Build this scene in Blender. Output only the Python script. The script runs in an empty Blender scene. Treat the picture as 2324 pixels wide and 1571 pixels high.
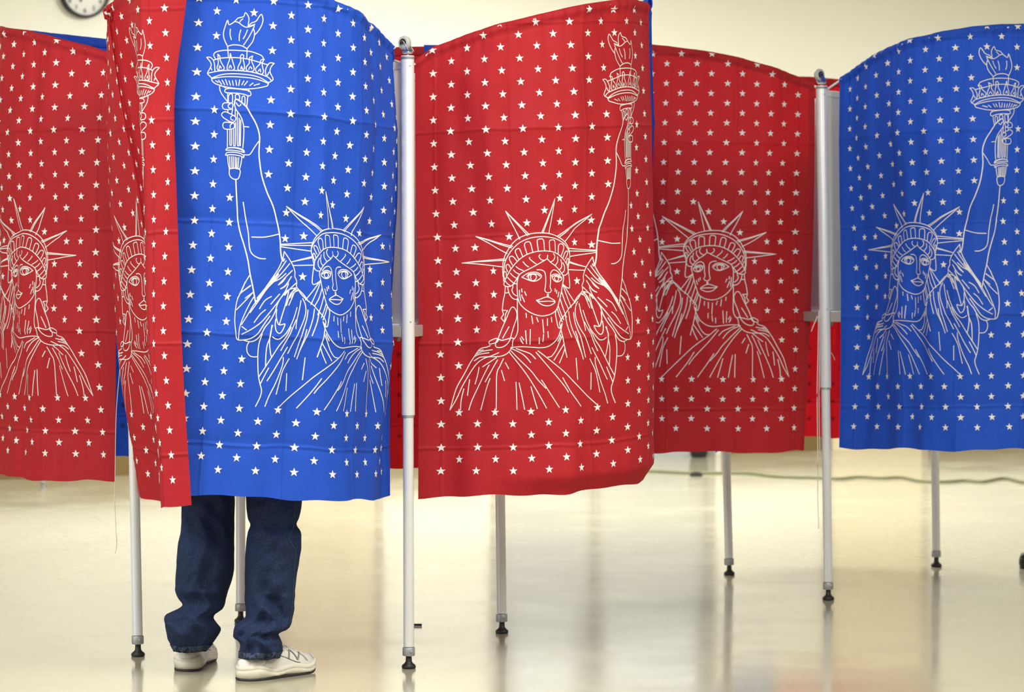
import bpy, bmesh, math, random
import numpy as np
from mathutils import Vector, Matrix, noise
random.seed(7)
SC=bpy.context.scene; COL=SC.collection
TAB={"C":{"R":[-2,12,24,36],"X":[[888,902,888,887],[883.5,898.5,880.5,864.5],[875,890.5,880,860],[861,871,860,851.5],[845.5,845.5,836.5,834.5],[827,820,816.5,812.5],[798.5,788,790.5,789.5],[772,760.5,760,755],[739.5,732,725,713.5],[702,695.5,683,668.5],[663.5,653,641,624.5],[621,609,596,579.7],[577.4,566,552.5,535.5],[536,523,514,494.7],[492.5,484,472,454],[450.5,443.6,428.5,412],[392,388,376,366]],"Y":[9.6,9.55,9.49,9.42,9.36,9.3,9.25,9.21,9.18,9.165,9.145,9.135,9.13,9.125,9.125,9.13,9.15],"y0":[107,105,102,96.7,91.6,85.7,80.7,76,69.9,66.5,62.7,59.3,57.0,55.5,52.8,51.5,50]},"D":{"R":[-2,12,24,36],"X":[[941,943.5,950,949],[981,988,1001,1000],[1022,1028,1041,1041.5],[1058,1070,1084,1082.5],[1097,1111,1122,1124],[1134,1151,1161,1165],[1175,1193,1202,1207],[1216.5,1234,1243,1247],[1256,1271,1281,1287],[1294,1306.5,1316,1323],[1333,1342.5,1351,1358],[1366,1379,1386,1392],[1396,1409,1419,1427],[1422,1430,1447,1451],[1440,1444.5,1467,1472],[1453,1467,1479.5,1483],[1474,1482,1487,1486]],"Y":[9.66,9.65,9.63,9.61,9.59,9.585,9.58,9.58,9.59,9.61,9.65,9.69,9.73,9.78,9.83,9.9,9.96],"y0":[118,114,112,109,107.7,107,105,103,102.5,101.8,101.6,100.7,100.2,100,100.4,103,106]},"F":{"R":[-2,12,24,36],"X":[[1905,1904,1909,1905],[1928,1932,1946.6,1936],[1947,1953,1971,1965],[1965,1979.5,1995,1991],[1986,2002,2013.5,2020],[2011,2024,2036,2041],[2035,2046,2058,2064],[2064,2073,2083,2083.7],[2098,2105.5,2111,2112],[2129,2138,2141,2146],[2166.5,2173.6,2178,2180.5],[2201.6,2211,2215,2218],[2239,2245,2248.6,2254],[2274,2276,2283,2290],[2309,2306,2317,2322],[2345,2342,2350,2355],[2385,2383,2388,2392]],"Y":[11.4,11.37,11.34,11.29,11.24,11.17,11.12,11.08,11.04,11.01,10.98,10.96,10.965,10.985,11.0,11.02,11.05],"y0":[159,157.3,155,151.4,148,143.5,140,137.5,135.5,133,131.3,129.5,129.4,129.2,130,130,130]},"E":{"R":[0,12,24,36],"X":[[1849,1848,1840,1827],[1812,1807,1806,1802],[1780.5,1773.5,1772,1774],[1752,1742,1739,1741],[1719,1713,1711,1708],[1685.5,1681,1677,1674.7],[1652,1645,1642,1640],[1615,1609,1607,1605],[1581.5,1574,1571,1569],[1545.5,1538,1536,1533.9],[1513,1505,1501,1502.5],[1481,1476,1473,1474],[1464,1461,1459,1459],[1452,1450,1448,1448],[1445,1444,1443,1443],[1441,1440,1440,1440],[1438,1438,1438,1438]],"Y":[11.53,11.53,11.5,11.47,11.46,11.45,11.44,11.44,11.44,11.44,11.445,11.46,11.5,11.55,11.61,11.67,11.73],"y0":[172,171,170,169,168.5,167.7,167.2,167,166.7,166.4,166.8,167.3,168,169,170,171,172]},"A":{"R":[0,12,24,36],"X":[[254,256,263,261],[236,218,220.5,235],[200,184,182.6,200],[165,153,148,171],[133,128,125,134],[101.3,96.8,95,102],[72,67.8,66,75],[48.5,41.6,43,51.7],[27,22.3,24,32],[10.7,4.5,8,14.8],[0,-5,-2,4],[-8,-12,-10,-6],[-15,-19,-17,-14],[-21,-24,-22,-20],[-25,-28,-26,-25],[-28,-31,-30,-28],[-30,-33,-32,-31]],"Y":[10.03,10.04,10.06,10.09,10.11,10.135,10.165,10.2,10.25,10.31,10.37,10.43,10.49,10.55,10.61,10.67,10.73],"y0":[113.5,113.6,114.5,116.2,117.5,119,121,123,125.5,128,130,132,134,136,138,140,142]},"B":{"R":[-2,6,12,18,24,30,36],"X":[[262,264,268,270,280,294,318],[254,256,260,264,276,290,314],[247,250,253,258,270,285,309],[242.5,245.5,249.6,256,268,282,306],[242,246,250,262,277,295.5,312],[242.5,248,257.6,277,297,318,335.5],[243,252,270.5,293,314,342,357],[243,261,290,317,334,350,364],[245.5,278.5,307,331,343,356,370],[249,285,320,337,348,359,373],[260,301,331,340,350,360,374],[275,324,334,338,347,357,371],[297,322,328,333,343,353,367],[313,321,324.5,329.5,338.5,349.5,361],[338,344.5,349,349,350,356,367],[373,382,381,374,370.4,381.3,391.7],[421,395,400,406,411.5,420,431]],"Y":[9.83,9.81,9.78,9.74,9.69,9.64,9.58,9.51,9.47,9.47,9.47,9.42,9.29,9.12,9.09,9.085,9.09],"y0":[126,125,124,123,121,119,115.4,107,103,102,98.5,91.5,84,78,75.6,74.5,74]}}
ART=[[100,0,359,1946,358,1881,363,1817,377,1762,400,1704,427,1655,460,1620,502,1598,543,1590,585,1591,629,1600,676,1621,716,1658,742,1701,755,1747,758,1794,752,1839,744,1885,739,1912],[100,0,362,1987,362,1955,365,1900,371,1836,389,1777,414,1723,448,1674,483,1645,525,1627,572,1622,622,1629,675,1647,715,1681,742,1724,755,1766],[100,0,366,1992,379,1951,399,1901,424,1852,457,1803,493,1769,534,1750,576,1744,620,1748,659,1761,692,1790,718,1832,735,1870,739,1903],[100,0,496,1762,483,1686,492,1664,507,1660,517,1675,527,1746],[100,0,558,1738,553,1664,557,1646,575,1641,589,1653,593,1740],[100,0,625,1746,625,1668,632,1655,648,1653,661,1665,662,1752],[100,0,680,1771,684,1707,694,1689,708,1690,718,1708,715,1736,700,1786],[100,0,711,1804,720,1773,731,1753,741,1751,743,1770,734,1797,724,1819],[100,0,730,1852,736,1824,745,1813,748,1830,744,1852,738,1870],[100,0,451,1807,433,1747,435,1724,447,1713,457,1719,472,1782],[100,0,415,1851,399,1804,401,1782,413,1776,423,1785,439,1816],[100,0,386,1905,378,1873,380,1850,389,1844,399,1860,405,1881],[100,0,368,1969,363,1932,368,1905,377,1909,379,1937],[100,0,366,1992,362,2015,371,2029,390,2034,408,2025,427,1994,442,1958,455,1932,478,1910,514,1885,562,1848,593,1823,607,1810,610,1782],[100,0,607,1810,618,1829,631,1847,656,1871,682,1909,702,1951,708,1983],[100,0,649,1770,658,1793,648,1825,631,1838],[100,0,675,1798,676,1835,660,1867],[100,0,695,1822,700,1859,696,1891,682,1909],[100,0,567,1775,560,1788,572,1817,587,1824],[100,0,510,1793,509,1803,527,1831,544,1851],[100,0,474,1828,488,1856,503,1873],[100,0,435,1866,450,1885,473,1901],[100,0,420,1893,434,1916,452,1931],[100,0,402,1921,419,1948,433,1962],[100,0,385,1955,403,1984,418,2003],[100,0,372,1987,384,2010,402,2029],[100,0,707,1850,717,1883,713,1919,695,1941],[100,0,741,1912,737,1939,722,1955,705,1956],[100,0,741,1912,746,1986,748,2050,741,2068,723,2058,703,2034],[100,0,441,1967,438,2031,440,2096,445,2151,456,2189,482,2232,514,2266,550,2289,582,2294,617,2284,646,2261,663,2229,677,2166,691,2093,700,2029,708,1983,705,1956],[100,0,456,1930,447,1949,441,1986],[100,0,466,1958,493,1930,520,1920,549,1925,572,1954,563,1977,545,1993,524,1996,498,1982,466,1958],[100,0,493,1955,502,1937,525,1932,549,1939,563,1956],[100,0,500,1962,505,1943,522,1937,540,1945,544,1966,536,1985,522,1992,506,1983,500,1962],[100,0,518,1939,512,1961,517,1988],[100,0,632,1953,652,1943,675,1950,698,1981,687,2001,667,2011,647,1999,636,1976,632,1953],[100,0,638,1967,651,1955,671,1959,688,1978],[100,0,649,1981,655,1965,667,1963,677,1980,671,2000,659,2002,649,1981],[100,0,548,1902,570,1904,588,1919,594,1947,595,1997,592,2043,588,2075,593,2093,607,2101,623,2095,628,2081,620,2053,624,2008,624,1962,628,1930,639,1912,652,1908,672,1922,688,1950],[100,0,602,2112,601,2135],[100,0,608,2112,608,2135],[100,0,541,2160,563,2151,585,2139,605,2137,622,2147,650,2178,631,2201,608,2211,584,2207,563,2192,541,2160],[100,0,541,2160,563,2171,606,2172,650,2178],[100,0,463,2056,465,2084],[100,0,451,2067,452,2106,457,2156],[100,0,479,2082,487,2113],[100,0,463,2107,466,2132],[100,0,469,2133,477,2167],[100,0,652,2068,651,2091],[100,0,662,2082,660,2108],[100,0,675,2097,668,2138],[100,0,438,2011,417,2014,414,2044,408,2062,416,2094,434,2114],[100,0,384,2033,389,2079,403,2121,424,2143,439,2142],[100,0,371,2029,366,2093,356,2157,349,2232],[100,0,368,2088,389,2084],[100,1,373,1797,132,1826],[100,1,132,1826,360,1866],[100,1,373,1810,132,1826],[100,1,418,1693,203,1606],[100,1,203,1606,386,1752],[100,1,412,1705,203,1606],[100,1,511,1601,387,1394],[100,1,387,1394,458,1634],[100,1,501,1607,387,1394],[100,1,580,1591,668,1303],[100,1,668,1303,624,1597],[100,1,588,1593,668,1303],[100,1,679,1624,901,1449],[100,1,901,1449,729,1668],[100,1,689,1634,901,1449],[100,1,756,1729,925,1759],[100,1,925,1778,761,1798],[100,1,757,1752,925,1766],[100,1,757,1844,864,1896],[100,1,856,1924,741,1910],[100,1,756,1853,864,1896],[100,1,349,2233,380,2237],[100,1,380,2237,367,2268,365,2296,360,2333],[100,1,360,2333,341,2300],[100,1,341,2300,356,2268],[100,1,356,2268,349,2233],[100,0,439,2134,437,2225,438,2317,438,2400,428,2454,416,2477],[100,0,323,2475,343,2397,369,2314,389,2246,402,2214,414,2208,426,2225,434,2262,431,2308,415,2371,401,2435,388,2494,366,2530,341,2548,316,2548,309,2530,313,2502,323,2475],[100,0,386,2374,368,2420,349,2470],[100,0,277,2523,274,2502,291,2484,316,2472,342,2488,367,2481,395,2471,411,2472,407,2508,403,2545,387,2581,365,2608,334,2624,296,2628,244,2629,212,2636,182,2663],[100,0,277,2521,294,2516,319,2502,326,2479],[100,0,280,2534,257,2547,231,2555,209,2576,188,2617,159,2680,125,2779,90,2879,71,2962,48,3077],[100,0,48,3077,84,2989,119,2871,159,2763,194,2691,231,2650,270,2626],[100,0,206,2581,238,2570],[100,0,197,2603,238,2581,290,2568],[100,0,182,2628,212,2608,270,2594],[100,0,325,2594,289,2617,263,2631],[100,0,394,2554,409,2548,457,2546,505,2553,552,2562,588,2560,619,2541,652,2496,676,2424,688,2365],[100,0,108,3077,111,2999,125,2899],[100,0,145,2955,151,2873,156,2822],[100,0,153,3080,168,3003,194,2912,231,2802,270,2698],[100,0,185,2861,200,2783,209,2719],[100,0,217,3082,235,2985,256,2884,274,2814],[100,0,231,2714,270,2677,312,2635],[100,0,245,2843,276,2764,318,2655],[100,0,307,3076,309,2957,313,2773,330,2709,351,2645],[100,0,362,2680,380,2730],[100,0,339,2744,355,2831],[100,0,424,3078,423,2959,421,2847],[100,0,465,3080,453,2970,438,2854],[100,0,502,2890,518,2983,535,3078],[100,0,385,2590,432,2679,478,2779,525,2901,587,3078],[100,0,397,2581,456,2676,508,2762,543,2838,584,2910],[100,0,561,2838,609,2953,662,3077],[100,0,402,2561,445,2593,477,2632,503,2684],[100,0,427,2560,468,2585,504,2611,530,2654],[100,0,533,2599,587,2704,654,2822,698,2902,718,2950],[100,0,544,2588,599,2659,693,2774,781,2905,895,3074],[100,0,686,2826,732,2942,800,3077],[100,0,598,2645,618,2642,644,2597,664,2534,681,2475],[100,0,634,2675,656,2625,694,2538],[100,0,666,2699,686,2635,701,2572],[100,0,658,2515,668,2488,674,2461],[100,0,484,2265,486,2300],[100,0,514,2290,519,2355],[100,0,540,2306,548,2342],[100,0,572,2327,576,2437],[100,0,599,2320,598,2377],[100,0,623,2310,625,2349],[100,0,575,2451,571,2510],[100,0,600,2430,601,2478],[100,0,552,2477,551,2527],[100,0,480,2412,484,2522],[100,0,505,2404,502,2528],[100,0,458,2461,470,2489],[100,0,451,2474,463,2512],[100,0,455,2497,466,2519],[100,0,657,2244,649,2276,654,2331,660,2377,668,2405,687,2365],[100,0,662,2240,671,2286,688,2351],[100,0,668,2214,682,2277,697,2333],[100,0,681,2153,696,2232,715,2311],[100,0,693,2099,710,2178,730,2239],[100,0,700,2030,719,2114,751,2231],[100,0,705,2035,740,2115,780,2197],[100,0,1238,180,1252,142,1261,103,1261,63,1252,11,1241,-32,1234,5,1205,-24,1188,-53,1163,-63,1153,-73,1147,-101,1131,-74,1126,-42,1129,-10,1130,14],[100,0,1205,-24,1184,-19,1156,9,1132,18,1098,2,1102,28,1122,93,1151,162],[100,0,1130,14,1114,-15,1088,-33,1073,-69,1061,-90,1052,-47,1059,1,1076,50,1094,80],[100,0,1121,9,1094,-7],[100,0,1102,28,1094,68,1103,132,1131,189],[100,0,1226,40,1227,84,1219,123],[100,0,1169,40,1176,80,1176,129],[100,0,1133,40,1142,78,1154,111],[100,0,1160,-49,1171,-36,1176,-24],[100,0,1238,180,1212,166,1185,164,1158,171,1132,193],[100,0,1238,180,1232,264],[100,0,1132,193,1132,269],[100,0,1303,286,1312,263,1309,243,1291,226,1248,213,1184,208,1120,213,1078,230,1052,248,1044,271],[100,0,1314,299,1274,280,1231,271,1183,267,1130,275,1072,297,1022,317],[100,0,1352,281,1332,312,1325,339,1334,372,1346,408,1333,428,1321,443],[100,0,1352,279,1335,276,1316,295,1307,330,1304,386],[100,0,1328,360,1321,379],[100,0,1290,250,1287,297,1287,329,1293,361,1283,378,1261,374,1252,357,1262,334,1276,296,1279,264,1290,250],[100,0,1222,237,1225,283,1235,332,1237,360,1226,372,1205,370,1196,352,1203,321,1212,281,1222,237],[100,0,1158,238,1167,255,1164,294,1176,335,1178,359,1167,370,1149,367,1143,349,1145,317,1151,278,1149,246,1158,238],[100,0,1101,251,1119,268,1118,308,1133,341,1133,361,1120,376,1099,375,1091,354,1097,323,1106,292,1101,251],[100,0,1040,275,1057,280,1061,312,1081,346,1083,370,1070,389,1049,395,1042,371,1048,335,1050,304,1040,275],[100,0,1281,368,1278,340,1270,359],[100,0,1226,355,1220,330,1213,353],[100,0,1162,358,1160,334,1152,358],[100,0,1120,360,1112,336,1104,355],[100,0,1069,373,1060,352,1057,376],[100,0,989,302,1010,300,1022,321,1032,358,1031,390,1026,405],[100,0,989,302,1004,332,1009,372,997,411,992,430,999,447,1017,460],[100,0,1014,376,1021,401],[100,0,1346,408,1299,390,1245,376,1181,371,1117,378,1060,396,1018,417,999,447],[100,0,1318,443,1261,410,1191,398,1117,404,1059,424,1020,457],[100,0,1321,451,1260,430,1190,422,1116,428,1059,444,1014,468],[100,0,1321,447,1318,467,1298,489,1259,505,1209,514,1146,519,1083,513,1032,494,1019,484,1015,460],[100,0,1298,465,1284,476],[100,0,1282,460,1265,490],[100,0,1263,456,1248,492],[100,0,1244,450,1232,492],[100,0,1224,458,1215,493],[100,0,1205,456,1200,492],[100,0,1187,451,1182,491],[100,0,1166,446,1171,492],[100,0,1144,455,1154,485],[100,0,1125,456,1141,489],[100,0,1095,470,1112,490],[100,0,1061,474,1089,488],[100,0,1276,511,1272,543,1258,577,1229,626],[100,0,1276,511,1267,502,1242,516],[100,0,1242,528,1247,544,1236,555,1187,555,1145,561,1114,575,1105,563,1112,535,1146,525,1188,519,1226,520,1242,528],[100,0,1117,520,1118,539],[100,0,1230,558,1226,633],[100,0,1223,633,1224,581,1214,561,1202,572,1201,631],[100,0,1186,598,1186,570,1174,564,1164,577,1165,605],[100,0,1151,621,1151,589,1144,576,1136,588,1135,644],[100,0,1121,580,1125,663],[100,0,1181,634,1166,660,1156,646],[100,0,1190,646,1181,686,1162,725,1146,772,1137,835,1136,915,1139,995],[100,0,1136,823,1111,826],[100,0,1207,636,1245,639,1256,657,1255,676,1244,691,1208,688,1199,671,1198,647,1207,636],[100,0,1213,644,1223,653,1222,673,1212,680],[100,0,1205,727,1238,710,1255,720,1260,737,1251,756,1226,777,1203,791,1187,786,1180,765,1183,746,1205,727],[100,0,1199,739,1208,751,1204,771,1193,774],[100,0,1192,798,1236,794,1250,807,1250,835,1235,850,1197,845,1186,830,1186,807,1192,798],[100,0,1200,805,1209,815,1208,835],[100,0,1225,691,1224,713],[100,0,1199,687,1202,723],[100,0,1184,686,1184,738],[100,0,1190,850,1187,981,1179,982,1181,793],[100,0,1224,848,1221,1000],[100,0,1210,847,1207,978,1199,978,1201,846],[100,0,1173,717,1167,980,1159,981,1162,757],[100,0,1154,772,1152,979],[100,0,1229,1012,1210,997,1167,996,1136,1011,1130,1030],[135,0,1190,646,1188,614,1178,604,1159,621,1138,648,1125,667,1100,730,1078,784,1062,839,1053,894,1052,950,1053,1029,1048,1101,1033,1220,1004,1345,971,1453,949,1563,934,1657,926,1736,922,1815,914,1878,906,1893,901,1875],[100,0,1229,1020,1221,1003,1188,997,1151,1007,1133,1026,1130,1034,1156,1023,1198,1017,1229,1020],[100,0,1231,1060,1223,1039,1187,1033,1151,1041,1130,1062,1142,1072],[100,0,1231,1060,1197,1053,1155,1059,1132,1074],[100,0,1219,1063,1214,1122,1206,1169],[100,0,1142,1072,1146,1126,1153,1171],[100,0,1208,1070,1202,1161],[100,0,1197,1069,1192,1162],[100,0,1187,1069,1184,1164],[100,0,1177,1072,1174,1163],[100,0,1168,1076,1168,1166],[100,0,1158,1075,1161,1167],[100,0,1206,1169,1174,1161,1150,1174,1150,1214,1159,1247,1177,1251,1196,1236,1206,1209,1206,1169],[100,0,1130,1050,1107,1051,1094,1032,1079,991,1056,938],[100,0,903,1815,911,1882,930,1956,958,2030,995,2122,1034,2204],[100,0,903,1815,876,1870,853,1928,842,1979,843,2011,831,2050,830,2098,793,2151,768,2201],[100,0,891,1888,920,1962,948,2029,966,2079],[100,0,872,1910,909,1985,947,2057],[100,0,857,1964,888,2015,927,2087],[100,0,861,2013,891,2087,916,2118],[100,0,891,1992,918,2034,947,2061],[100,0,836,2066,869,2117,894,2168],[100,0,830,2098,848,2124,867,2188],[100,0,821,2117,847,2147,857,2187],[100,0,1075,2016,1099,2081,1125,2170,1141,2210],[100,0,1070,2103,1125,2170],[100,0,1055,2158,1096,2208],[135,0,1170,1251,1165,1358,1158,1486,1153,1581,1137,1684,1113,1787,1091,1897,1075,2016,1059,2111,1040,2245],[110,0,1127,1435,1111,1564,1095,1674,1086,1785,1077,1833,1058,1863,1027,1883,999,1883],[110,0,1075,1713,1016,1710,976,1697,935,1677],[100,0,1100,2078,1125,2166,1143,2231,1151,2311,1152,2398,1144,2478,1137,2534,1121,2547,1086,2543,1055,2529,1025,2495,1002,2438,983,2388,965,2343],[100,0,1130,2175,1070,2108],[100,0,1144,2303,1095,2229,1058,2163],[100,0,1125,2537,1124,2477,1117,2421,1097,2341,1073,2259,1052,2198],[100,0,1111,2421,1081,2348,1052,2266,1043,2245],[100,0,1043,2245,1009,2159,967,2067,948,2018],[100,0,1033,2233,995,2142,957,2066,929,2000],[100,0,1066,2323,1028,2232,985,2125,947,2057],[100,0,1106,2499,1057,2458,1008,2398,970,2323,933,2240,904,2173,874,2122,832,2102],[100,0,1108,2437,1082,2463],[100,0,1091,2548,1059,2558,1029,2540,1005,2494,987,2436,964,2386,941,2312,928,2239,909,2181,890,2132,876,2074],[100,0,1019,2289,993,2221,961,2185],[100,0,1043,2401,1015,2335,988,2295],[100,0,962,2247,944,2209,920,2162],[100,0,927,2087,907,2061,893,2028],[100,0,916,2118,896,2100,876,2058],[100,0,916,2406,901,2316,887,2235,874,2138],[100,0,884,2251,863,2153,832,2114],[100,0,871,2246,852,2176,842,2139,824,2126],[100,0,932,2287,933,2343,927,2383,919,2410,898,2404,888,2399,895,2436,907,2469,917,2479,930,2463,937,2416,935,2367],[100,0,948,2509,935,2523,915,2525,891,2491,866,2433,842,2351,825,2263],[100,0,804,2204,811,2277,825,2374,828,2434],[100,0,903,2616,879,2538,860,2473,828,2362],[100,0,795,2187,780,2234,776,2298,787,2371,812,2461,841,2551,865,2637],[100,0,765,2277,770,2353,786,2443,804,2532,827,2662],[100,0,768,2437,779,2506,797,2596,813,2677],[100,0,732,2266,738,2343,755,2440,778,2530,802,2620],[100,0,709,2300,719,2381,741,2483],[100,0,672,2364,683,2457,698,2564,712,2653],[100,0,1000,2493,1013,2566,1017,2646,1014,2750,1008,2837,998,2900,989,2947,995,3004,1016,3079],[100,0,1064,2558,1075,2594,1072,2642,1056,2673,1035,2680,1018,2677],[100,0,953,2417,960,2514,973,2587,976,2675,975,2755],[100,0,950,2417,959,2482,961,2562,954,2641,948,2676],[100,0,1005,2837,978,2763,946,2672,914,2581,885,2515,856,2424],[100,0,998,2900,980,2835,959,2763],[100,0,964,2869,937,2791,905,2692,870,2587],[100,0,968,3075,951,2992,924,2893,902,2796,889,2723,888,2671],[100,0,915,2972,902,2876,887,2778,856,2680],[100,0,863,2801,861,2940],[100,0,770,2666,778,2846],[100,0,821,2113,804,2152,768,2201,738,2235,709,2284,679,2337,672,2364]]
F=7000.0; HZ=551.0; CAMZ=1.32; CXP=1162.0
def wp(x,y,Y):      # photograph measurement at a known distance -> metres
    return ((x-CXP)/F*Y, Y, CAMZ+(HZ-y)/F*Y)
def fp(x,y):        # a point on the floor
    Y=CAMZ*F/(y-HZ); return ((x-CXP)/F*Y,Y,0.0)

# ---------------------------------------------------------------- materials
def srgb(r,g,b):
    f=lambda v:(v/255/12.92 if v/255<=.04045 else ((v/255+.055)/1.055)**2.4)
    return (f(r),f(g),f(b),1)
def mat(name,col,rough=.6,metal=0,spec=.5,coat=0,noise_s=0,noise_a=0,bump=0,bs=200,emit=None,es=0):
    m=bpy.data.materials.new(name); m.use_nodes=True; nt=m.node_tree; b=nt.nodes['Principled BSDF']
    b.inputs['Base Color'].default_value=col; b.inputs['Roughness'].default_value=rough
    b.inputs['Metallic'].default_value=metal; b.inputs['Specular IOR Level'].default_value=spec
    b.inputs['Coat Weight'].default_value=coat
    if emit: b.inputs['Emission Color'].default_value=emit; b.inputs['Emission Strength'].default_value=es
    if noise_a or bump:
        tc=nt.nodes.new('ShaderNodeTexCoord'); n=nt.nodes.new('ShaderNodeTexNoise')
        n.inputs['Scale'].default_value=noise_s or bs; n.inputs['Detail'].default_value=4
        nt.links.new(tc.outputs['Object'],n.inputs['Vector'])
        if noise_a:
            mx=nt.nodes.new('ShaderNodeMix'); mx.data_type='RGBA'; mx.blend_type='MULTIPLY'; mx.inputs[0].default_value=1
            r=nt.nodes.new('ShaderNodeMapRange'); r.inputs[1].default_value=.3; r.inputs[2].default_value=.7
            r.inputs[3].default_value=1-noise_a; r.inputs[4].default_value=1+noise_a
            nt.links.new(n.outputs['Fac'],r.inputs[0]); mx.inputs[6].default_value=col
            nt.links.new(r.outputs[0],mx.inputs[7]); nt.links.new(mx.outputs[2],b.inputs['Base Color'])
        if bump:
            n2=nt.nodes.new('ShaderNodeTexNoise'); n2.inputs['Scale'].default_value=bs; nt.links.new(tc.outputs['Object'],n2.inputs['Vector'])
            bp=nt.nodes.new('ShaderNodeBump'); bp.inputs['Strength'].default_value=bump; bp.inputs['Distance'].default_value=.002
            nt.links.new(n2.outputs['Fac'],bp.inputs['Height']); nt.links.new(bp.outputs['Normal'],b.inputs['Normal'])
    return m
def cloth_mat(name,col,tcol,trans=.28):
    m=bpy.data.materials.new(name); m.use_nodes=True; nt=m.node_tree; nt.nodes.clear()
    o=nt.nodes.new('ShaderNodeOutputMaterial'); p=nt.nodes.new('ShaderNodeBsdfPrincipled'); t=nt.nodes.new('ShaderNodeBsdfTranslucent')
    mx=nt.nodes.new('ShaderNodeMixShader'); mx.inputs[0].default_value=trans
    p.inputs['Roughness'].default_value=.62; p.inputs['Specular IOR Level'].default_value=.25; t.inputs['Color'].default_value=tcol
    tc=nt.nodes.new('ShaderNodeTexCoord'); n=nt.nodes.new('ShaderNodeTexNoise'); n.inputs['Scale'].default_value=420; n.inputs['Detail'].default_value=2
    nt.links.new(tc.outputs['Object'],n.inputs['Vector'])
    r=nt.nodes.new('ShaderNodeMapRange'); r.inputs[1].default_value=.3; r.inputs[2].default_value=.7; r.inputs[3].default_value=.93; r.inputs[4].default_value=1.07
    c=nt.nodes.new('ShaderNodeMix'); c.data_type='RGBA'; c.blend_type='MULTIPLY'; c.inputs[0].default_value=1; c.inputs[6].default_value=col
    nt.links.new(n.outputs['Fac'],r.inputs[0]); nt.links.new(r.outputs[0],c.inputs[7]); nt.links.new(c.outputs[2],p.inputs['Base Color'])
    n3=nt.nodes.new('ShaderNodeTexNoise'); n3.inputs['Scale'].default_value=7; n3.inputs['Detail'].default_value=3; n3.inputs['Distortion'].default_value=.3
    nt.links.new(tc.outputs['Object'],n3.inputs['Vector'])
    bp=nt.nodes.new('ShaderNodeBump'); bp.inputs['Strength'].default_value=.5; bp.inputs['Distance'].default_value=.014
    nt.links.new(n3.outputs['Fac'],bp.inputs['Height'])
    uv=nt.nodes.new('ShaderNodeUVMap'); uv.uv_map='cloth'; sx=nt.nodes.new('ShaderNodeSeparateXYZ'); nt.links.new(uv.outputs[0],sx.inputs[0])
    def M(op,a,b=None,c=None):
        q=nt.nodes.new('ShaderNodeMath'); q.operation=op
        for i,v in enumerate((a,b,c)):
            if v is None: continue
            if isinstance(v,(int,float)): q.inputs[i].default_value=v
            else: nt.links.new(v,q.inputs[i])
        return q.outputs[0]
    nz=nt.nodes.new('ShaderNodeTexNoise'); nz.inputs['Scale'].default_value=7; nt.links.new(tc.outputs['Object'],nz.inputs['Vector'])
    wob=M('MULTIPLY',M('SUBTRACT',nz.outputs['Fac'],.5),.5)
    dr=M('PINGPONG',M('ADD',M('SUBTRACT',sx.outputs[1],7.0),wob),4.5)          # half rows to the nearest fold line
    dc=M('PINGPONG',M('ADD',M('SUBTRACT',sx.outputs[0],2.75),M('MULTIPLY',wob,.6)),2.16)
    hr=M('SMOOTH_MIN',M('DIVIDE',dr,.22),1.0,.2); hc=M('SMOOTH_MIN',M('DIVIDE',dc,.13),1.0,.2)
    h=M('MULTIPLY_ADD',hc,.6,hr)
    b2=nt.nodes.new('ShaderNodeBump'); b2.inputs['Strength'].default_value=.65; b2.inputs['Distance'].default_value=.0045
    nt.links.new(h,b2.inputs['Height']); nt.links.new(bp.outputs['Normal'],b2.inputs['Normal']); nt.links.new(b2.outputs['Normal'],p.inputs['Normal']); nt.links.new(b2.outputs['Normal'],t.inputs['Normal'])
    nt.links.new(p.outputs[0],mx.inputs[1]); nt.links.new(t.outputs[0],mx.inputs[2]); nt.links.new(mx.outputs[0],o.inputs['Surface'])
    return m
BLUE=cloth_mat('blue_cloth',(.023,.110,.70,1),(.012,.07,.62,1),.27)
RED=cloth_mat('red_cloth',(.54,.024,.034,1),(.66,.004,.010,1),.27)
WHITEPRINT=mat('white_ink',(.86,.84,.82,1),.7,spec=.2)
ALU=mat('satin_aluminium',(.88,.89,.90,1),.33,metal=.2)
GREYCAST=mat('grey_cast_metal',(.42,.44,.45,1),.45,metal=.5)
ZINC=mat('zinc_plate',(.75,.75,.72,1),.25,metal=1)
RUBBER=mat('black_rubber',(.012,.011,.012,1),.45)
WHEEL=mat('grey_wheel',(.55,.56,.53,1),.4)
PANEL=mat('white_laminate',(.80,.80,.80,1),.4)
TRAY=mat('taupe_plastic',(.42,.38,.34,1),.5)
STRING=mat('white_cotton',(.85,.82,.78,1),.8)
DENIM=mat('dark_denim',(.021,.034,.085,1),.85,spec=.15,noise_s=260,noise_a=.45,bump=.5,bs=400)
HEMD=mat('faded_denim',(.050,.066,.118,1),.85,spec=.15,noise_s=110,noise_a=.8,bump=.5,bs=300)
STITCH=mat('pale_denim_stitch',(.06,.10,.19,1),.85)
LEATHER=mat('white_leather',(.82,.79,.71,1),.5,noise_s=14,noise_a=.07,bump=.25,bs=60)
MIDSOLE=mat('offwhite_foam',(.80,.76,.64,1),.6,noise_s=20,noise_a=.12)
SOLE=mat('dark_outsole',(.03,.026,.03,1),.6)
DARKLINE=mat('charcoal_trim',(.055,.05,.055,1),.5)
SILVER=mat('silver_trim',(.50,.50,.48,1),.35,metal=.3)
PERF=mat('mid_grey',(.30,.30,.30,1),.8)
SKIN=mat('skin',(.62,.38,.27,1),.55)
SHIRT=mat('grey_cotton',(.30,.31,.33,1),.85)
HAIR=mat('grey_hair',(.20,.18,.16,1),.6)

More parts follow.
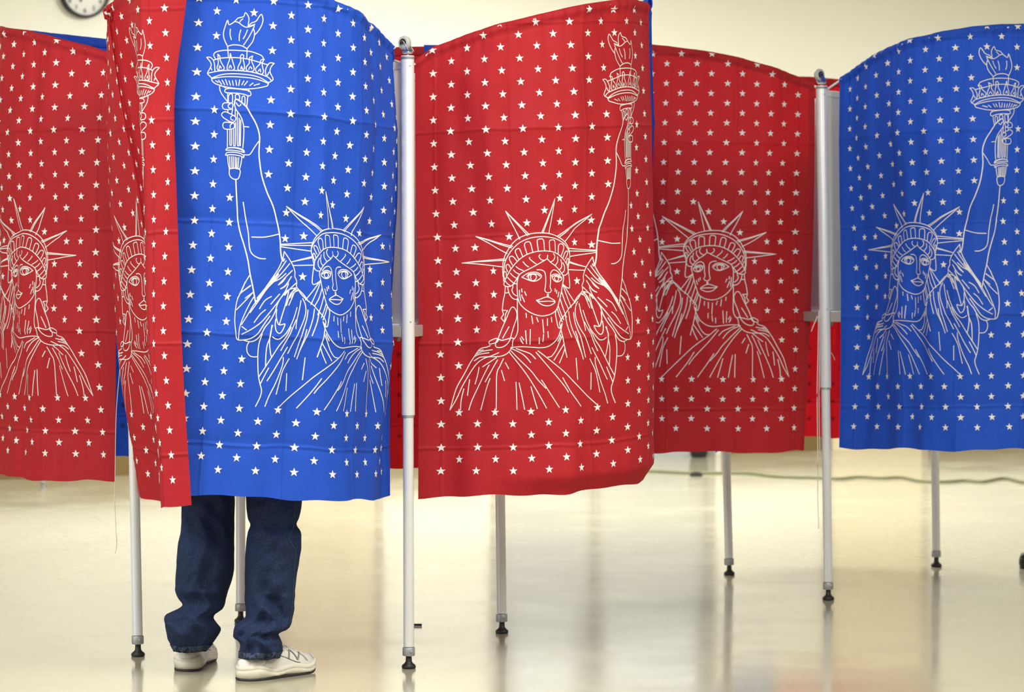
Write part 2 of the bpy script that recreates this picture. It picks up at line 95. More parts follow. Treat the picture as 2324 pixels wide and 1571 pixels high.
# ---------------------------------------------------------------- helpers
def link(name,verts,faces,mats,parent=None,smooth=True,fm=None):
    me=bpy.data.meshes.new(name); me.from_pydata([tuple(map(float,v)) for v in verts],[],faces); me.update()
    for m in (mats if isinstance(mats,(list,tuple)) else [mats]): me.materials.append(m)
    if fm is not None: me.polygons.foreach_set('material_index',fm)
    me.polygons.foreach_set('use_smooth',[smooth]*len(me.polygons))
    o=bpy.data.objects.new(name,me); COL.objects.link(o)
    if parent: o.parent=parent
    return o
def bmo(name,bm,m,parent=None,smooth=False,bev=0):
    me=bpy.data.meshes.new(name); bm.to_mesh(me); bm.free(); me.materials.append(m)
    me.polygons.foreach_set('use_smooth',[smooth]*len(me.polygons))
    o=bpy.data.objects.new(name,me); COL.objects.link(o)
    if parent: o.parent=parent
    if bev:
        b=o.modifiers.new('b','BEVEL'); b.width=bev; b.segments=2; b.limit_method='ANGLE'
    if smooth: 
        e=o.modifiers.new('e','EDGE_SPLIT'); e.split_angle=math.radians(40)
    return o
def tag(o,label=None,cat=None,group=None,kind=None):
    if label:o['label']=label
    if cat:o['category']=cat
    if group:o['group']=group
    if kind:o['kind']=kind
    return o
def empty(name,loc=(0,0,0),rz=0):
    o=bpy.data.objects.new(name,None); COL.objects.link(o); o.location=loc; o.rotation_euler=(0,0,rz); o.empty_display_size=.1
    return o
def box(bm,c,s,rot=None):
    r=bmesh.ops.create_cube(bm,size=1)['verts']
    M=Matrix.Translation(c)@(rot or Matrix.Identity(4))@Matrix.Diagonal((*s,1)); bmesh.ops.transform(bm,matrix=M,verts=r)
def bar(bm,a,b,w,h):     # box beam from a to b
    a=Vector(a);b=Vector(b);d=b-a; r=bmesh.ops.create_cube(bm,size=1)['verts']
    q=d.to_track_quat('X','Z').to_matrix().to_4x4()
    bmesh.ops.transform(bm,matrix=Matrix.Translation((a+b)/2)@q@Matrix.Diagonal((d.length,w,h,1)),verts=r)
def lathe(bm,prof,a=(0,0,0),b=(0,0,1),n=24,cap=True):   # profile (t metres along axis, radius)
    a=Vector(a);d=(Vector(b)-a).normalized(); q=d.to_track_quat('Z','Y')
    rings=[]
    for t,r in prof:
        rings.append([bm.verts.new(a+q@Vector((r*math.cos(2*math.pi*i/n),r*math.sin(2*math.pi*i/n),t))) for i in range(n)])
    for A,B in zip(rings,rings[1:]):
        for i in range(n): bm.faces.new((A[i],A[(i+1)%n],B[(i+1)%n],B[i]))
    if cap:
        bm.faces.new(rings[0][::-1]); bm.faces.new(rings[-1])
def tube(pts,r,n=8):
    V=[];Fc=[]
    P=[Vector(p) for p in pts]; up=Vector((0,0,1))
    for i,p in enumerate(P):
        d=(P[min(i+1,len(P)-1)]-P[max(i-1,0)]).normalized()
        u=d.cross(up); u=u.normalized() if u.length>1e-3 else Vector((1,0,0)); w=d.cross(u)
        rr=r[i] if isinstance(r,(list,tuple)) else r
        for k in range(n):
            t=2*math.pi*k/n; V.append(p+u*math.cos(t)*rr+w*math.sin(t)*rr)
    for i in range(len(P)-1):
        for k in range(n): Fc.append((i*n+k,i*n+(k+1)%n,(i+1)*n+(k+1)%n,(i+1)*n+k))
    Fc.append(tuple(range(n))[::-1]); Fc.append(tuple((len(P)-1)*n+k for k in range(n)))
    return V,Fc
def smooth_line(pts,step):
    P=np.array(pts,float)
    if len(P)==2:
        n=max(2,int(np.linalg.norm(P[1]-P[0])/step)+1); t=np.linspace(0,1,n)[:,None]; return P[0]*(1-t)+P[1]*t
    out=[]
    for i in range(len(P)-1):
        p0=P[max(i-1,0)];p1=P[i];p2=P[i+1];p3=P[min(i+2,len(P)-1)]
        n=max(1,int(np.linalg.norm(p2-p1)/step)+1)
        for k in range(n):
            t=k/n; out.append(.5*((2*p1)+(-p0+p2)*t+(2*p0-5*p1+4*p2-p3)*t*t+(-p0+3*p1-3*p2+p3)*t**3))
    out.append(P[-1]); return np.array(out)

# ---------------------------------------------------------------- curtains
CU=.0575; RU=.0366      # metres of cloth per star column / half star row
CC=np.arange(-1,16,dtype=float)
def herm(xs,ys,x):      # ys: (K,) or (K,N); x: (N,)
    xs=np.asarray(xs,float); ys=np.asarray(ys,float); x=np.asarray(x,float)
    m=np.gradient(ys,xs,axis=0)
    i=np.clip(np.searchsorted(xs,x)-1,0,len(xs)-2); h=xs[i+1]-xs[i]; t=(x-xs[i])/h; tc=np.clip(t,0,1)
    if ys.ndim==1: A,B,ma,mb=ys[i],ys[i+1],m[i],m[i+1]
    else:
        k=np.arange(len(x)); A,B,ma,mb=ys[i,k],ys[i+1,k],m[i,k],m[i+1,k]
    v=(2*tc**3-3*tc**2+1)*A+(tc**3-2*tc**2+tc)*h*ma+(-2*tc**3+3*tc**2)*B+(tc**3-tc**2)*h*mb
    v=np.where(t<0,A+ma*t*h,v); return np.where(t>1,B+mb*(t-1)*h,v)
P1=([-1,0,1,2,3,4,5,6,7,8,9,11,13,15],[.8,-.2,-.7,-1.1,-1.5,-1.9,-2.2,-2.5,-2.8,-3.1,-3.4,-3.7,-3.85,-3.8])
P2=([-1,0,1,2,3,4,5,6,7,8,9,10,12,15],[.8,.2,-.3,-.7,-1.1,-1.5,-1.8,-2.1,-2.3,-2.5,-2.7,-2.85,-3.1,-3.25])
VCR=[(2.75,-1,.0065),(7.1,1,.0055),(11.4,-1,.0055)]; HCR=[(7,1,.0055),(15.9,-1,.0065),(25,1,.0065),(34,-1,.0055)]
class Cloth:
    def __init__(s,key=None,plan=None,z0=1.95,out=(0,-1,0),top=P1,bot=38.15,seed=0,amp=1,ref=(7,18),tuck=0,endt=1):
        s.tb=TAB.get(key); s.z0=z0; s.top=top; s.botv=bot; s.seed=seed; s.amp=amp; s.tuck=tuck; s.endt=endt; s.sg=1
        if plan is not None:
            P0,Q,P1_=[np.array(v,float) for v in plan]; t=np.linspace(0,1,60)[:,None]
            c=(1-t)**2*P0+2*t*(1-t)*Q+t*t*P1_; d=np.r_[0,np.cumsum(np.linalg.norm(np.diff(c,axis=0),axis=1))]
            s.pc=c; s.pd=-1+16*d/d[-1]
        a=np.array([float(ref[0])]);b=np.array([float(ref[1])]); n=s.nrm(a,b)[0]
        s.sg=1 if float(np.dot(n,out))>0 else -1
    def rtop(s,c): return np.interp(c,*s.top)
    def rbot(s,c): return s.botv+.10*np.sin(c*.9+s.seed)+.05*np.sin(c*2.3+s.seed*2)
    def base(s,c,r):
        c=np.asarray(c,float); r=np.asarray(r,float)
        if s.tb:
            rows=np.stack([herm(s.tb['R'],row,r) for row in s.tb['X']])
            x=herm(CC,rows,c); Y=herm(CC,s.tb['Y'],c); y=herm(CC,s.tb['y0'],c)+RU*F/Y*r
            return np.stack([(x-CXP)/F*Y,Y,CAMZ+(HZ-y)/F*Y],1)
        x=np.interp(c,s.pd,s.pc[:,0]); y=np.interp(c,s.pd,s.pc[:,1])
        return np.stack([x,y,s.z0-RU*r],1)
    def nrm(s,c,r):
        e=.06; a=s.base(c+e,r)-s.base(c-e,r); b=s.base(c,r+e)-s.base(c,r-e)
        n=np.cross(a,b); return n/np.linalg.norm(n,axis=1,keepdims=True)*s.sg
    def disp(s,c,r):
        d=np.zeros_like(c); q=s.seed
        for c0,sg,A in VCR: d+=sg*A*np.exp(-np.abs(c-c0-.06*np.sin(r*.4+q))/.45)
        for r0,sg,A in HCR: d+=sg*A*np.exp(-np.abs(r-r0-.25*np.sin(c*.35+q))/.55)
        pp=lambda x,m: np.abs((x%(2*m))-m)/m
        d+=.014*(pp(r-7+.3*np.sin(c*.3+q),9.0)-.5)+.013*(pp(c-2.75-.1*np.sin(r*.3+q),4.32)-.5)
        d+=.0085*np.sin(c*1.25+.05*r+q*1.7)*np.sin(r*.13+q)
        d+=.0048*np.sin(c*2.4-.12*r+q*2.3)*np.cos(r*.21+q*.6)
        d+=.0024*np.sin(c*4.1+.3*np.sin(r*.5)+q)*np.cos(r*.33+c)
        d*=np.clip((c+1.8)/3.5,0.15,1)*(1-(1-s.endt)*np.clip((c-9.5)/2.5,0,1))*s.amp
        if s.tuck: d-=s.tuck*np.clip((r-36.75)/1.4,0,1)**1.0*np.clip((c-2.5)/3,0,1)
        t=s.rtop(c); d-=.0040*np.exp(-((r-t-.78)/.11)**2)*(1+.3*np.sin(c*11+q))      # stitched channel for the rod
        d+=.0075*min(1,s.amp*s.amp)*np.exp(-((r-t-.36)/.26)**2)*(1+.35*np.sin(c*9+q)+.25*np.sin(c*17+2*q))+.0016*np.exp(-np.clip(r-t-.8,0,9)/1.1)*np.sin(c*10+q)
        return d
    def P(s,c,r,off=0):
        return s.base(c,r)+s.nrm(c,r)*(s.disp(c,r)+off)[:,None]
STARS=[]
def col(c,rs): STARS.extend((c,r) for r in rs)
col(0,range(0,37,2)); col(1,list(range(1,28,2))+[31,33,35]); col(2,list(range(0,15,2))+[17,20,22,24,32,34,36])
col(3,list(range(-1,16,2))+[19,21,23,31,33,35]); col(4,list(range(-2,13,2))+[16.1,32,34,36]); col(5,list(range(-1,16,2))+[31,33,35])
col(6,list(range(-2,15,2))+[32,34,36]); col(7,list(range(-1,16,2))+[31,33,35]); col(8,list(range(-2,15,2))+[16.8,20.1,32,34,36])
col(9,list(range(-3,16,2))+[17.1,31,33,35]); col(10,[-2,0,2,6,8,10,12,32,34,36]); col(11,[-3,-1,27,29,31,33,35])
col(12,[-2]+list(range(14,37,2))); col(13,[-3,-1,1]+list(range(7,36,2))); col(14,range(-2,37,2))
def make_curtain(C,color,label,group,res=8):
    nc=16*res+1; nr=150
    cs=np.linspace(-1,15,nc); V=[];
    T=np.linspace(0,1,nr); 
    cg,tg=np.meshgrid(cs,T); cg=cg.ravel(); tg=tg.ravel(); rt=C.rtop(cg); rb=C.rbot(cg); rg=rt+(rb-rt)*tg
    V=[C.P(cg,rg)]; faces=[]; fm=[]
    idx=np.arange(nc*nr).reshape(nr,nc)
    q=np.stack([idx[:-1,:-1],idx[1:,:-1],idx[1:,1:],idx[:-1,1:]],-1).reshape(-1,4)
    if C.sg<0: q=q[:,::-1]
    faces=[tuple(f) for f in q.tolist()]; fm=[0]*len(faces); base=nc*nr
    def ribbon(pts,hw,z=.0011):
        nonlocal base
        Mx=np.array([CU,RU]); L=smooth_line(np.array(pts)*Mx,.006)
        d=np.gradient(L,axis=0); d/=np.linalg.norm(d,axis=1,keepdims=True)+1e-9
        nn=np.stack([-d[:,1],d[:,0]],1)*hw
        L[0]-=d[0]*hw*.8; L[-1]+=d[-1]*hw*.8
        A=(L+nn)/Mx; B=(L-nn)/Mx; n=len(L)
        allp=np.concatenate([A,B]); 
        P=C.P(allp[:,0],allp[:,1],z); V.append(P)
        for i in range(n-1):
            f=(base+i,base+i+1,base+n+i+1,base+n+i)
            faces.append(f); fm.append(1)
        base+=2*n
    for s in ART:
        w,st=s[0]/100,s[1]; pts=[(s[i]/100,s[i+1]/100) for i in range(2,len(s),2)]
        ribbon(pts,.00142*w)
    for (c,r) in STARS:
        rt=float(C.rtop(np.array([c]))[0])
        if r<rt-.12: continue
        pc=[c];pr=[r]; jit=(random.random()-.5)*.0
        for ring in (.5,1):
            for k in range(10):
                a=-math.pi/2+k*math.pi/5; R=(.0137 if k%2==0 else .0056)*ring
                pc.append(c+R*math.cos(a)/CU); pr.append(r+R*math.sin(a)/RU)
        pc=np.array(pc); pr=np.maximum(np.array(pr),C.rtop(pc)+.02)
        V.append(C.P(pc,pr,.0014))
        for k in range(10):
            k2=(k+1)%10
            faces.append((base,base+1+k,base+1+k2)); faces.append((base+1+k,base+11+k,base+11+k2,base+1+k2)); fm+= [1,1]
        base+=21
    o=link('curtain',np.concatenate(V),faces,[color,WHITEPRINT],fm=fm)
    me=o.data; uvv=np.zeros((len(me.vertices),2)); uvv[:nc*nr,0]=cg+20; uvv[:nc*nr,1]=rg+54
    li=np.zeros(len(me.loops),dtype=np.int32); me.loops.foreach_get('vertex_index',li); ul=me.uv_layers.new(name='cloth'); ul.data.foreach_set('uv',uvv[li].ravel())
    tag(o,label,'curtain',group)
    # sleeve: the cloth folded back over the rod and stitched down behind
    prof=[(.02,.0),(-.12,.004),(-.12,.010),(.05,.014),(.45,.013),(.72,.009),(.78,.004)]
    cs2=np.linspace(-1,15,129); SV=[];SF=[]
    for dr,of in prof:
        SV.append(C.P(cs2,C.rtop(cs2)+dr,-of))
    n=len(cs2)
    for j in range(len(prof)-1):
        for i in range(n-1): SF.append((j*n+i,j*n+i+1,(j+1)*n+i+1,(j+1)*n+i))
    link('rod_sleeve',np.concatenate(SV),SF,color,parent=o)
    # narrow side hem, folded to the back
    for cc,dd in ((-1,.35),(15,-.35)):
        rr=np.linspace(C.rtop(np.array([cc]))[0],C.rbot(np.array([cc]))[0],100)
        A=C.P(np.full(100,float(cc)),rr,-.0002); B=C.P(np.full(100,cc+dd),rr,-.0022)
        link('side_hem',np.concatenate([A,B]),[(i,i+1,101+i,100+i) for i in range(99)],color,parent=o)
    return o
G1='curtains of the front booth'; G2='curtains of the rear booth'
cC=Cloth('C',seed=1.0); cD=Cloth('D',seed=2.1,tuck=.035,endt=.25); cB=Cloth('B',seed=3.3,amp=.35,ref=(14,18))
cA=Cloth('A',seed=4.2,top=P2,bot=38.4,ref=(2,18)); cE=Cloth('E',seed=5.7,top=P2,bot=38.4,amp=.8,ref=(5,18)); cF=Cloth('F',seed=6.9,top=P2,bot=38.2)
make_curtain(cC,BLUE,'wide blue star-print curtain hanging directly above the dark blue jeans',G1)
make_curtain(cD,RED,'wide bright red star-print curtain hanging just right of the nearest silver pole',G1)
make_curtain(cB,RED,'narrow folded red curtain overlapping the left edge of the large blue one',G1)
make_curtain(cA,RED,'red star-print curtain hanging below the round wall clock, white cord beside its hem',G1)
make_curtain(cE,RED,'darker red star-print curtain hanging directly left of the rear silver pole',G2)
make_curtain(cF,BLUE,'blue star-print curtain hanging directly right of the rear silver pole',G2)
hid=dict(res=5)
make_curtain(Cloth(plan=[(-.058,10.42),(.44,10.30),(.455,9.975)],out=(1,.2,0),top=P1,z0=1.965,seed=7.7,ref=(10,18),bot=36.8,amp=.5),BLUE,'thin blue curtain sliver along the right edge of the wide bright red curtain',G1,**hid)
make_curtain(Cloth(plan=[(-.943,10.72),(-.62,11.12),(-.31,11.13)],out=(0,1,0),top=P2,z0=1.905,seed=8.1),RED,'red back curtain of the front booth, glowing between nearest pole and wide blue curtain',G1,**hid)
make_curtain(Cloth(plan=[(-.058,10.42),(-.02,11.0),(-.31,11.13)],out=(0,1,0),top=P2,z0=1.91,seed=9.4),BLUE,'blue back curtain whose top peeks out just beside the nearest caster-topped pole',G1,**hid)
make_curtain(Cloth(plan=[(-.943,10.72),(-1.45,11.25),(-1.825,10.75)],out=(0,1,0),top=P2,z0=1.95,seed=10.3,bot=38.1),BLUE,'blue curtain behind the red one under the clock, its top edge rising above',G1,**hid)
make_curtain(Cloth(plan=[(1.708,12.56),(1.55,13.0),(1.10,12.98)],out=(0,1,0),top=P2,z0=1.90,seed=11.3),RED,'red back curtain of the rear booth, glowing through gaps beside the rear pole',G2,**hid)
make_curtain(Cloth(plan=[(.815,12.25),(.85,12.9),(1.10,12.98)],out=(0,1,0),top=P2,z0=1.88,seed=12.3),BLUE,'blue back curtain of the rear booth, behind the darker red curtain',G2,**hid)
make_curtain(Cloth(plan=[(.815,12.25),(.40,12.15),(.462,11.74)],out=(-1,.2,0),top=P2,z0=1.88,seed=13.3,ref=(10,18),bot=36.8,amp=.5),BLUE,'blue left-side curtain of the rear booth, behind the darker red one',G2,**hid)

# ---------------------------------------------------------------- booths
def pole(parent,foot,top,wheel=0.0):
    foot=Vector(foot); top=Vector(top); ax=(top-foot).normalized()
    at=lambda z: foot+ax*(z/ax.z)
    bm=bmesh.new(); lathe(bm,[(0,.0195),(0.001,.0205),(1.112,.0205),(1.115,.0195)],at(.785),top,28)
    # flat side channel that carries the divider
    o=bmo('corner_pole',bm,ALU,parent,True)
    bm=bmesh.new(); lathe(bm,[(0,.0165),(.72,.0165)],at(.068),top,24); bmo('telescopic_leg',bm,ALU,o,True)
    bm=bmesh.new(); lathe(bm,[(0,.0185),(.004,.0190),(.007,.0175),(.010,.0172)],at(.779),top,24); bmo('sleeve_ring',bm,GREYCAST,o,True)
    bm=bmesh.new(); lathe(bm,[(0,.0185),(.002,.0193),(.024,.0193),(.026,.0180)],at(.040),top,24)
    lathe(bm,[(0,.004),(.003,.004),(.004,.002)],at(.054)+Vector((.008,-.0175,0)),at(.054)+Vector((.010,-.03,0)),10); bmo('leg_collar',bm,GREYCAST,o,True)
    bm=bmesh.new(); lathe(bm,[(0,.0190),(.002,.0215),(.007,.0220),(.011,.0205),(.017,.0130),(.022,.0098),(.041,.0090)],foot,foot+Vector((0,0,1)),28); bmo('levelling_foot',bm,RUBBER,o,True)
    bm=bmesh.new(); lathe(bm,[(0,.0205),(.001,.0210),(.008,.0210),(.010,.0190)],top-ax*.004,top+ax,28); bmo('end_cap',bm,GREYCAST,o,True)
    t=top+Vector((0,0,.006))
    bm=bmesh.new(); lathe(bm,[(0,.004),(.008,.004)],t,t+Vector((0,0,1)),10); lathe(bm,[(.008,.013),(.010,.0165),(.013,.0165),(.015,.012)],t,t+Vector((0,0,1)),20)
    R=Matrix.Rotation(wheel,4,'Z'); w=t+R@Vector((-.012,0,.042))
    for s in (-1,1):      # fork cheeks
        y=s*.0115
        pts=[(.016,y,.015),(-.014,y,.015),(-.019,y,.045),(-.012,y,.050),(-.005,y,.046)]
        A=[bm.verts.new(t+R@Vector(p)) for p in pts]; B=[bm.verts.new(t+R@Vector((p[0],p[1]+s*.0016,p[2]))) for p in pts]
        bm.faces.new(A); bm.faces.new(B[::-1])
        for i in range(5): bm.faces.new((A[i],B[i],B[(i+1)%5],A[(i+1)%5]))
    bmesh.ops.recalc_face_normals(bm,faces=bm.faces); bmo('caster_fork',bm,ZINC,o,False,.0006)
    bm=bmesh.new(); ay=R@Vector((0,1,0))
    lathe(bm,[(0,.013),(0,.0185),(.003,.0215),(.0095,.0225),(.016,.0215),(.019,.0185),(.019,.013)],w-ay*.0095,w+ay,28,False)
    lathe(bm,[(.003,.0001),(.003,.0135),(.016,.0135),(.016,.0001)],w-ay*.0095,w+ay,20,False)
    bmo('caster_wheel',bm,WHEEL,o,True)
    bm=bmesh.new(); lathe(bm,[(0,.005),(.027,.005),(.029,.003)],w-ay*.0145,w+ay,10); lathe(bm,[(0,.0128),(.001,.0128)],w-ay*.0085,w+ay,20); bmo('axle',bm,RUBBER,o,True)
    # rivets
    for z in (1.868,1.075):
        bm=bmesh.new(); lathe(bm,[(0,.0028),(.0015,.0026),(.002,.001)],at(z)+Vector((.008,-.0187,0)),at(z)+Vector((.011,-.03,0)),10)
        bmo('rivet',bm,GREYCAST,o,True)
    return o
def booth(name,corners,wheels,label,rods):
    cx=sum(c[0][0] for c in corners)/4; cy=sum(c[0][1] for c in corners)/4
    root=empty(name,(0,0,0)); tag(root,label,'voting booth','voting booths')
    for (f,t),w in zip(corners,wheels): pole(root,(f[0],f[1],0),(t[0],t[1],1.892),w)
    def P(k,z):
        f,t=corners[k]; u=z/1.892; return Vector((f[0]+(t[0]-f[0])*u,f[1]+(t[1]-f[1])*u,z))
    C=Vector((cx,cy,0))
    bm=bmesh.new()
    for z in (1.052,1.066):
        pass
    vs=[]
    for z in (1.050,1.068): vs.append([bm.verts.new((C+(P(k,z)-C)*.965)*1.0 if False else Vector((cx+(P(k,z).x-cx)*.965,cy+(P(k,z).y-cy)*.965,z))) for k in range(4)])
    bm.faces.new(vs[0][::-1]); bm.faces.new(vs[1])
    for i in range(4): bm.faces.new((vs[0][i],vs[0][(i+1)%4],vs[1][(i+1)%4],vs[1][i]))
    bmo('writing_surface',bm,PANEL,root,False,.002)
    bm=bmesh.new()
    for k in range(4):
        a=P(k,1.045);b=P((k+1)%4,1.045); d=(b-a).normalized(); bar(bm,a+d*.02,b-d*.02,.022,.036)
    bmo('table_frame',bm,TRAY,root,False,.002)
    # dividers: corner pole to the middle
    for k in range(4):
        a=P(k,1.07); d=(Vector((cx,cy,1.07))-a); L=d.length; d.normalize()
        a2=P(k,1.885); d2=(Vector((cx,cy,1.885))-a2).normalized()
        bm=bmesh.new(); n=d.cross(Vector((0,0,1)))*.006
        q=[a+d*.024,a+d*(L-.01),a2+d2*(L-.01),a2+d2*.024]
        A=[bm.verts.new(p+n) for p in q];B=[bm.verts.new(p-n) for p in q]
        bm.faces.new(A);bm.faces.new(B[::-1])
        for i in range(4): bm.faces.new((A[i],B[i],B[(i+1)%4],A[(i+1)%4]))
        bmesh.ops.recalc_face_normals(bm,faces=bm.faces)
        dv=bmo('divider_panel',bm,PANEL,root)
        bm=bmesh.new()
        bar(bm,a+d*.018,a2+d2*.018,.020,.020); bar(bm,a2+d2*.018+Vector((0,0,-.012)),a2+d2*(L-.01)+Vector((0,0,-.012)),.020,.024)
        bmo('panel_edge',bm,ALU,dv,False,.002)
        bm=bmesh.new(); bar(bm,a+d*.02+Vector((0,0,-.02)),a+d*.11+Vector((0,0,-.02)),.028,.030); bar(bm,a+d*.055+Vector((0,0,-.03)),a+d*.075+Vector((0,0,-.055)),.012,.012)
        bmo('hinge_bracket',bm,TRAY,dv,False,.002)
    for k,C in rods:
        cs=np.linspace(-1,15,60); p=C.P(cs,C.rtop(cs)+.25,-.007)
        pts=[P(k,1.872)]+[Vector(v) for v in p]
        V,Fc=tube(pts,.0038,8); link('curtain_rod',V,Fc,ALU,parent=root)
    return root
B1=[((-1.193,9.84),(-1.232,9.84)),((-.320,9.56),(-.3235,9.56)),((-.034,10.42),(-.058,10.42)),((-.943,10.72),(-.943,10.72))]
B2=[((1.168,11.39),(1.143,11.39)),((2.033,11.70),(2.013,11.70)),((1.728,12.56),(1.708,12.56)),((.863,12.25),(.815,12.25))]
booth('voting_booth',B1,[2.2,math.radians(-38),.4,1.8],'front silver-legged voting booth with the person in jeans standing at it',[(0,cB),(1,cC),(1,cD),(0,cA)])
booth('voting_booth',B2,[math.radians(40),1,2,3],'rear silver-legged voting booth, its pole standing between darker red and blue curtains',[(0,cE),(0,cF)])

def string(name,pts,r,label):
    V,Fc=tube([Vector(v) for v in smooth_line([list(p) for p in pts],.02)],r,6); return tag(link(name,V,Fc,STRING),label,'cord')
string('pull_cord',[wp(284,700,9.8),wp(277,790,9.8),wp(271,850,9.79),wp(265,919,9.79),wp(262.5,988,9.79),wp(261,1098,9.79),wp(260.5,1150,9.79),wp(263,1200,9.79),wp(265,1238,9.79),wp(261,1256,9.79)],.0011,'thin white cord hanging beside the red curtain under the clock')
string('pull_cord',[wp(1859,705,11.33),wp(1857.5,725,11.32),wp(1856.5,800,11.32),wp(1854.5,880,11.32),wp(1855,960,11.32),wp(1856,1040,11.32),wp(1856,1130,11.32),wp(1858,1200,11.32)],.0016,'longer pale cord of the pair hanging beside the rear pole')
string('pull_cord',[wp(1855,718,11.31),wp(1850,730,11.31),wp(1845,742,11.31),wp(1841,753,11.31)],.0018,'short pale cord end sticking out left of the rear pole')
string('pull_cord',[wp(1860,705,11.34),wp(1860,800,11.34),wp(1859,900,11.34),wp(1860,1000,11.34),wp(1862,1060,11.34)],.0014,'shorter pale cord of the pair hanging beside the rear pole')
string('pull_cord',[wp(1886,800,11.5),wp(1890,806,11.5),wp(1893,812,11.5),wp(1894.5,818,11.5)],.0018,'short curled cord end right of the rear pole')

# ---------------------------------------------------------------- person
pr=empty('person',(0,0,0)); tag(pr,'person standing behind the blue curtain, only dark blue jeans and white sneakers showing','person')
Zp=lambda y,Y: CAMZ+(HZ-(1120+y/3.483))/F*Y
Xp=lambda x,Y: (340+x/3.483-CXP)/F*Y
def leg_rings(rows,top,nseg=40):
    # rows: (y, left, right, depth, depth radius factor) in the photo's enlargement of the legs
    rings=[]
    for (y,l,r,Y,k) in rows:
        z=Zp(y,Y); x0,x1=Xp(l,Y),Xp(r,Y); rings.append((z,(x0+x1)/2,(x1-x0)/2,Y,k))
    rings=top+rings; return rings
def rdg(x,y,z): return .5-abs(noise.noise(Vector((x,y,z))))*1.6
def loft(rings,seed,nseg=72,steps=150):
    R=np.array(rings,float); z=R[:,0]; s=np.r_[0,np.cumsum(np.abs(np.diff(z)))]; t=np.linspace(0,s[-1],steps)
    cols=[herm(s,R[:,i],t) for i in range(5)]
    V=[]
    for j in range(steps):
        zz,cx,rx,cy,k=[c[j] for c in cols]
        for i in range(nseg):
            a=2*math.pi*i/nseg; ca,sa=math.cos(a),math.sin(a)
            w=noise.noise(Vector((ca*1.6+seed,sa*1.6,zz*9)))*.007+noise.noise(Vector((ca*2.5+seed,sa*2.5+zz*8,zz*22)))*.005
            w+=rdg(ca*.9+seed+zz*2,sa*.9,zz*11+ca*.8)*.022*(1 if zz<.26 else .32)+rdg(ca*1.3+seed,sa*1.3+zz*3,zz*19-ca*1.4)*.008*(1 if zz<.3 else .6)
            front=max(0,-sa)
            V.append((cx+ca*(rx+w*.25*(1-front)),cy+sa*(rx*k+w*(.4+1.6*front)),zz+w*.4*front))
    Fc=[(j*nseg+i,(j+1)*nseg+i,(j+1)*nseg+(i+1)%nseg,j*nseg+(i+1)%nseg) for j in range(steps-1) for i in range(nseg)]
    return V,Fc
YL=9.45; YR=9.36
left=[(0,255,670,YL,.95),(150,250,668,YL,.95),(300,243,664,YL,.95),(450,218,668,YL,.95),(600,211,664,YL+.01,.95),(700,208,640,YL+.02,.95),(770,206,622,YL+.02,.9),(830,228,605,YL+.03,.92),(890,255,588,YL+.02,.92),(925,200,560,YL+.01,.9),(950,143,520,YL,.9),(985,121,503,YL,.92),(1030,122,530,YL,.92),(1065,126,556,YL+.01,.9),(1110,136,548,YL+.01,.88),(1150,148,522,YL+.01,.86),(1195,168,492,YL+.01,.84),(1240,190,448,YL+.01,.84)]
right=[(40,765,1203,YR,.95),(150,772,1190,YR,.95),(205,782,1178,YR,.95),(245,797,1163,YR,.95),(300,776,1192,YR-.01,.95),(360,766,1197,YR-.01,.95),(450,757,1192,YR-.01,.95),(600,750,1170,YR,.95),(750,748,1150,YR,.95),(850,752,1140,YR,.95),(930,760,1133,YR,.95),(990,745,1128,YR,.93),(1040,668,1118,YR-.01,.92),(1075,657,1090,YR-.02,.9),(1105,656,1020,YR-.02,.9),(1140,664,1024,YR-.02,.9),(1170,705,1034,YR-.03,.88),(1200,716,1040,YR-.03,.86),(1240,713,1044,YR-.03,.86),(1295,714,1025,YR-.03,.84)]
hipx=-.828
tl=[(1.00,hipx-.035,.115,9.44,.95),(.86,hipx-.065,.105,9.44,.98),(.70,-.915,.092,YL,.97)]
tr=[(1.00,hipx+.035,.115,9.42,.95),(.86,hipx+.070,.105,9.40,.98),(.70,-.735,.092,YR+.01,.97)]
VL,FL=loft(tl+leg_rings(left,[]),1.3); VR,FR=loft(tr+leg_rings(right,[]),5.9)
n0=len(VL); jeans=link('jeans',VL+VR,FL+[tuple(i+n0 for i in f) for f in FR],DENIM,parent=pr)
# cuffs: stitched faded hems
def cuff(V,nseg=72,steps=150,rows=3,name='hem'):
    idx=[(steps-1-rows)*nseg,(steps)*nseg]; ring=V[idx[0]:idx[1]]
    m=len(ring)//nseg; cx=sum(v[0] for v in ring)/len(ring); cy=sum(v[1] for v in ring)/len(ring)
    W=[]
    for j in range(m):
        for i in range(nseg):
            v=ring[j*nseg+i]; g=.0022+.0012*math.sin(i*2.1+j); d=Vector((v[0]-cx,v[1]-cy,0)).normalized()*g
            W.append((v[0]+d.x,v[1]+d.y,v[2]-.002*(j==m-1)))
    for i in range(nseg):
        v=ring[(m-1)*nseg+i]; W.append((v[0]*.97+cx*.03,v[1]*.97+cy*.03,v[2]+.004))
    m+=1
    return link(name,W,[(j*nseg+i,(j+1)*nseg+i,(j+1)*nseg+(i+1)%nseg,j*nseg+(i+1)%nseg) for j in range(m-1) for i in range(nseg)],HEMD,parent=jeans)
cuff(VL); cuff(VR)
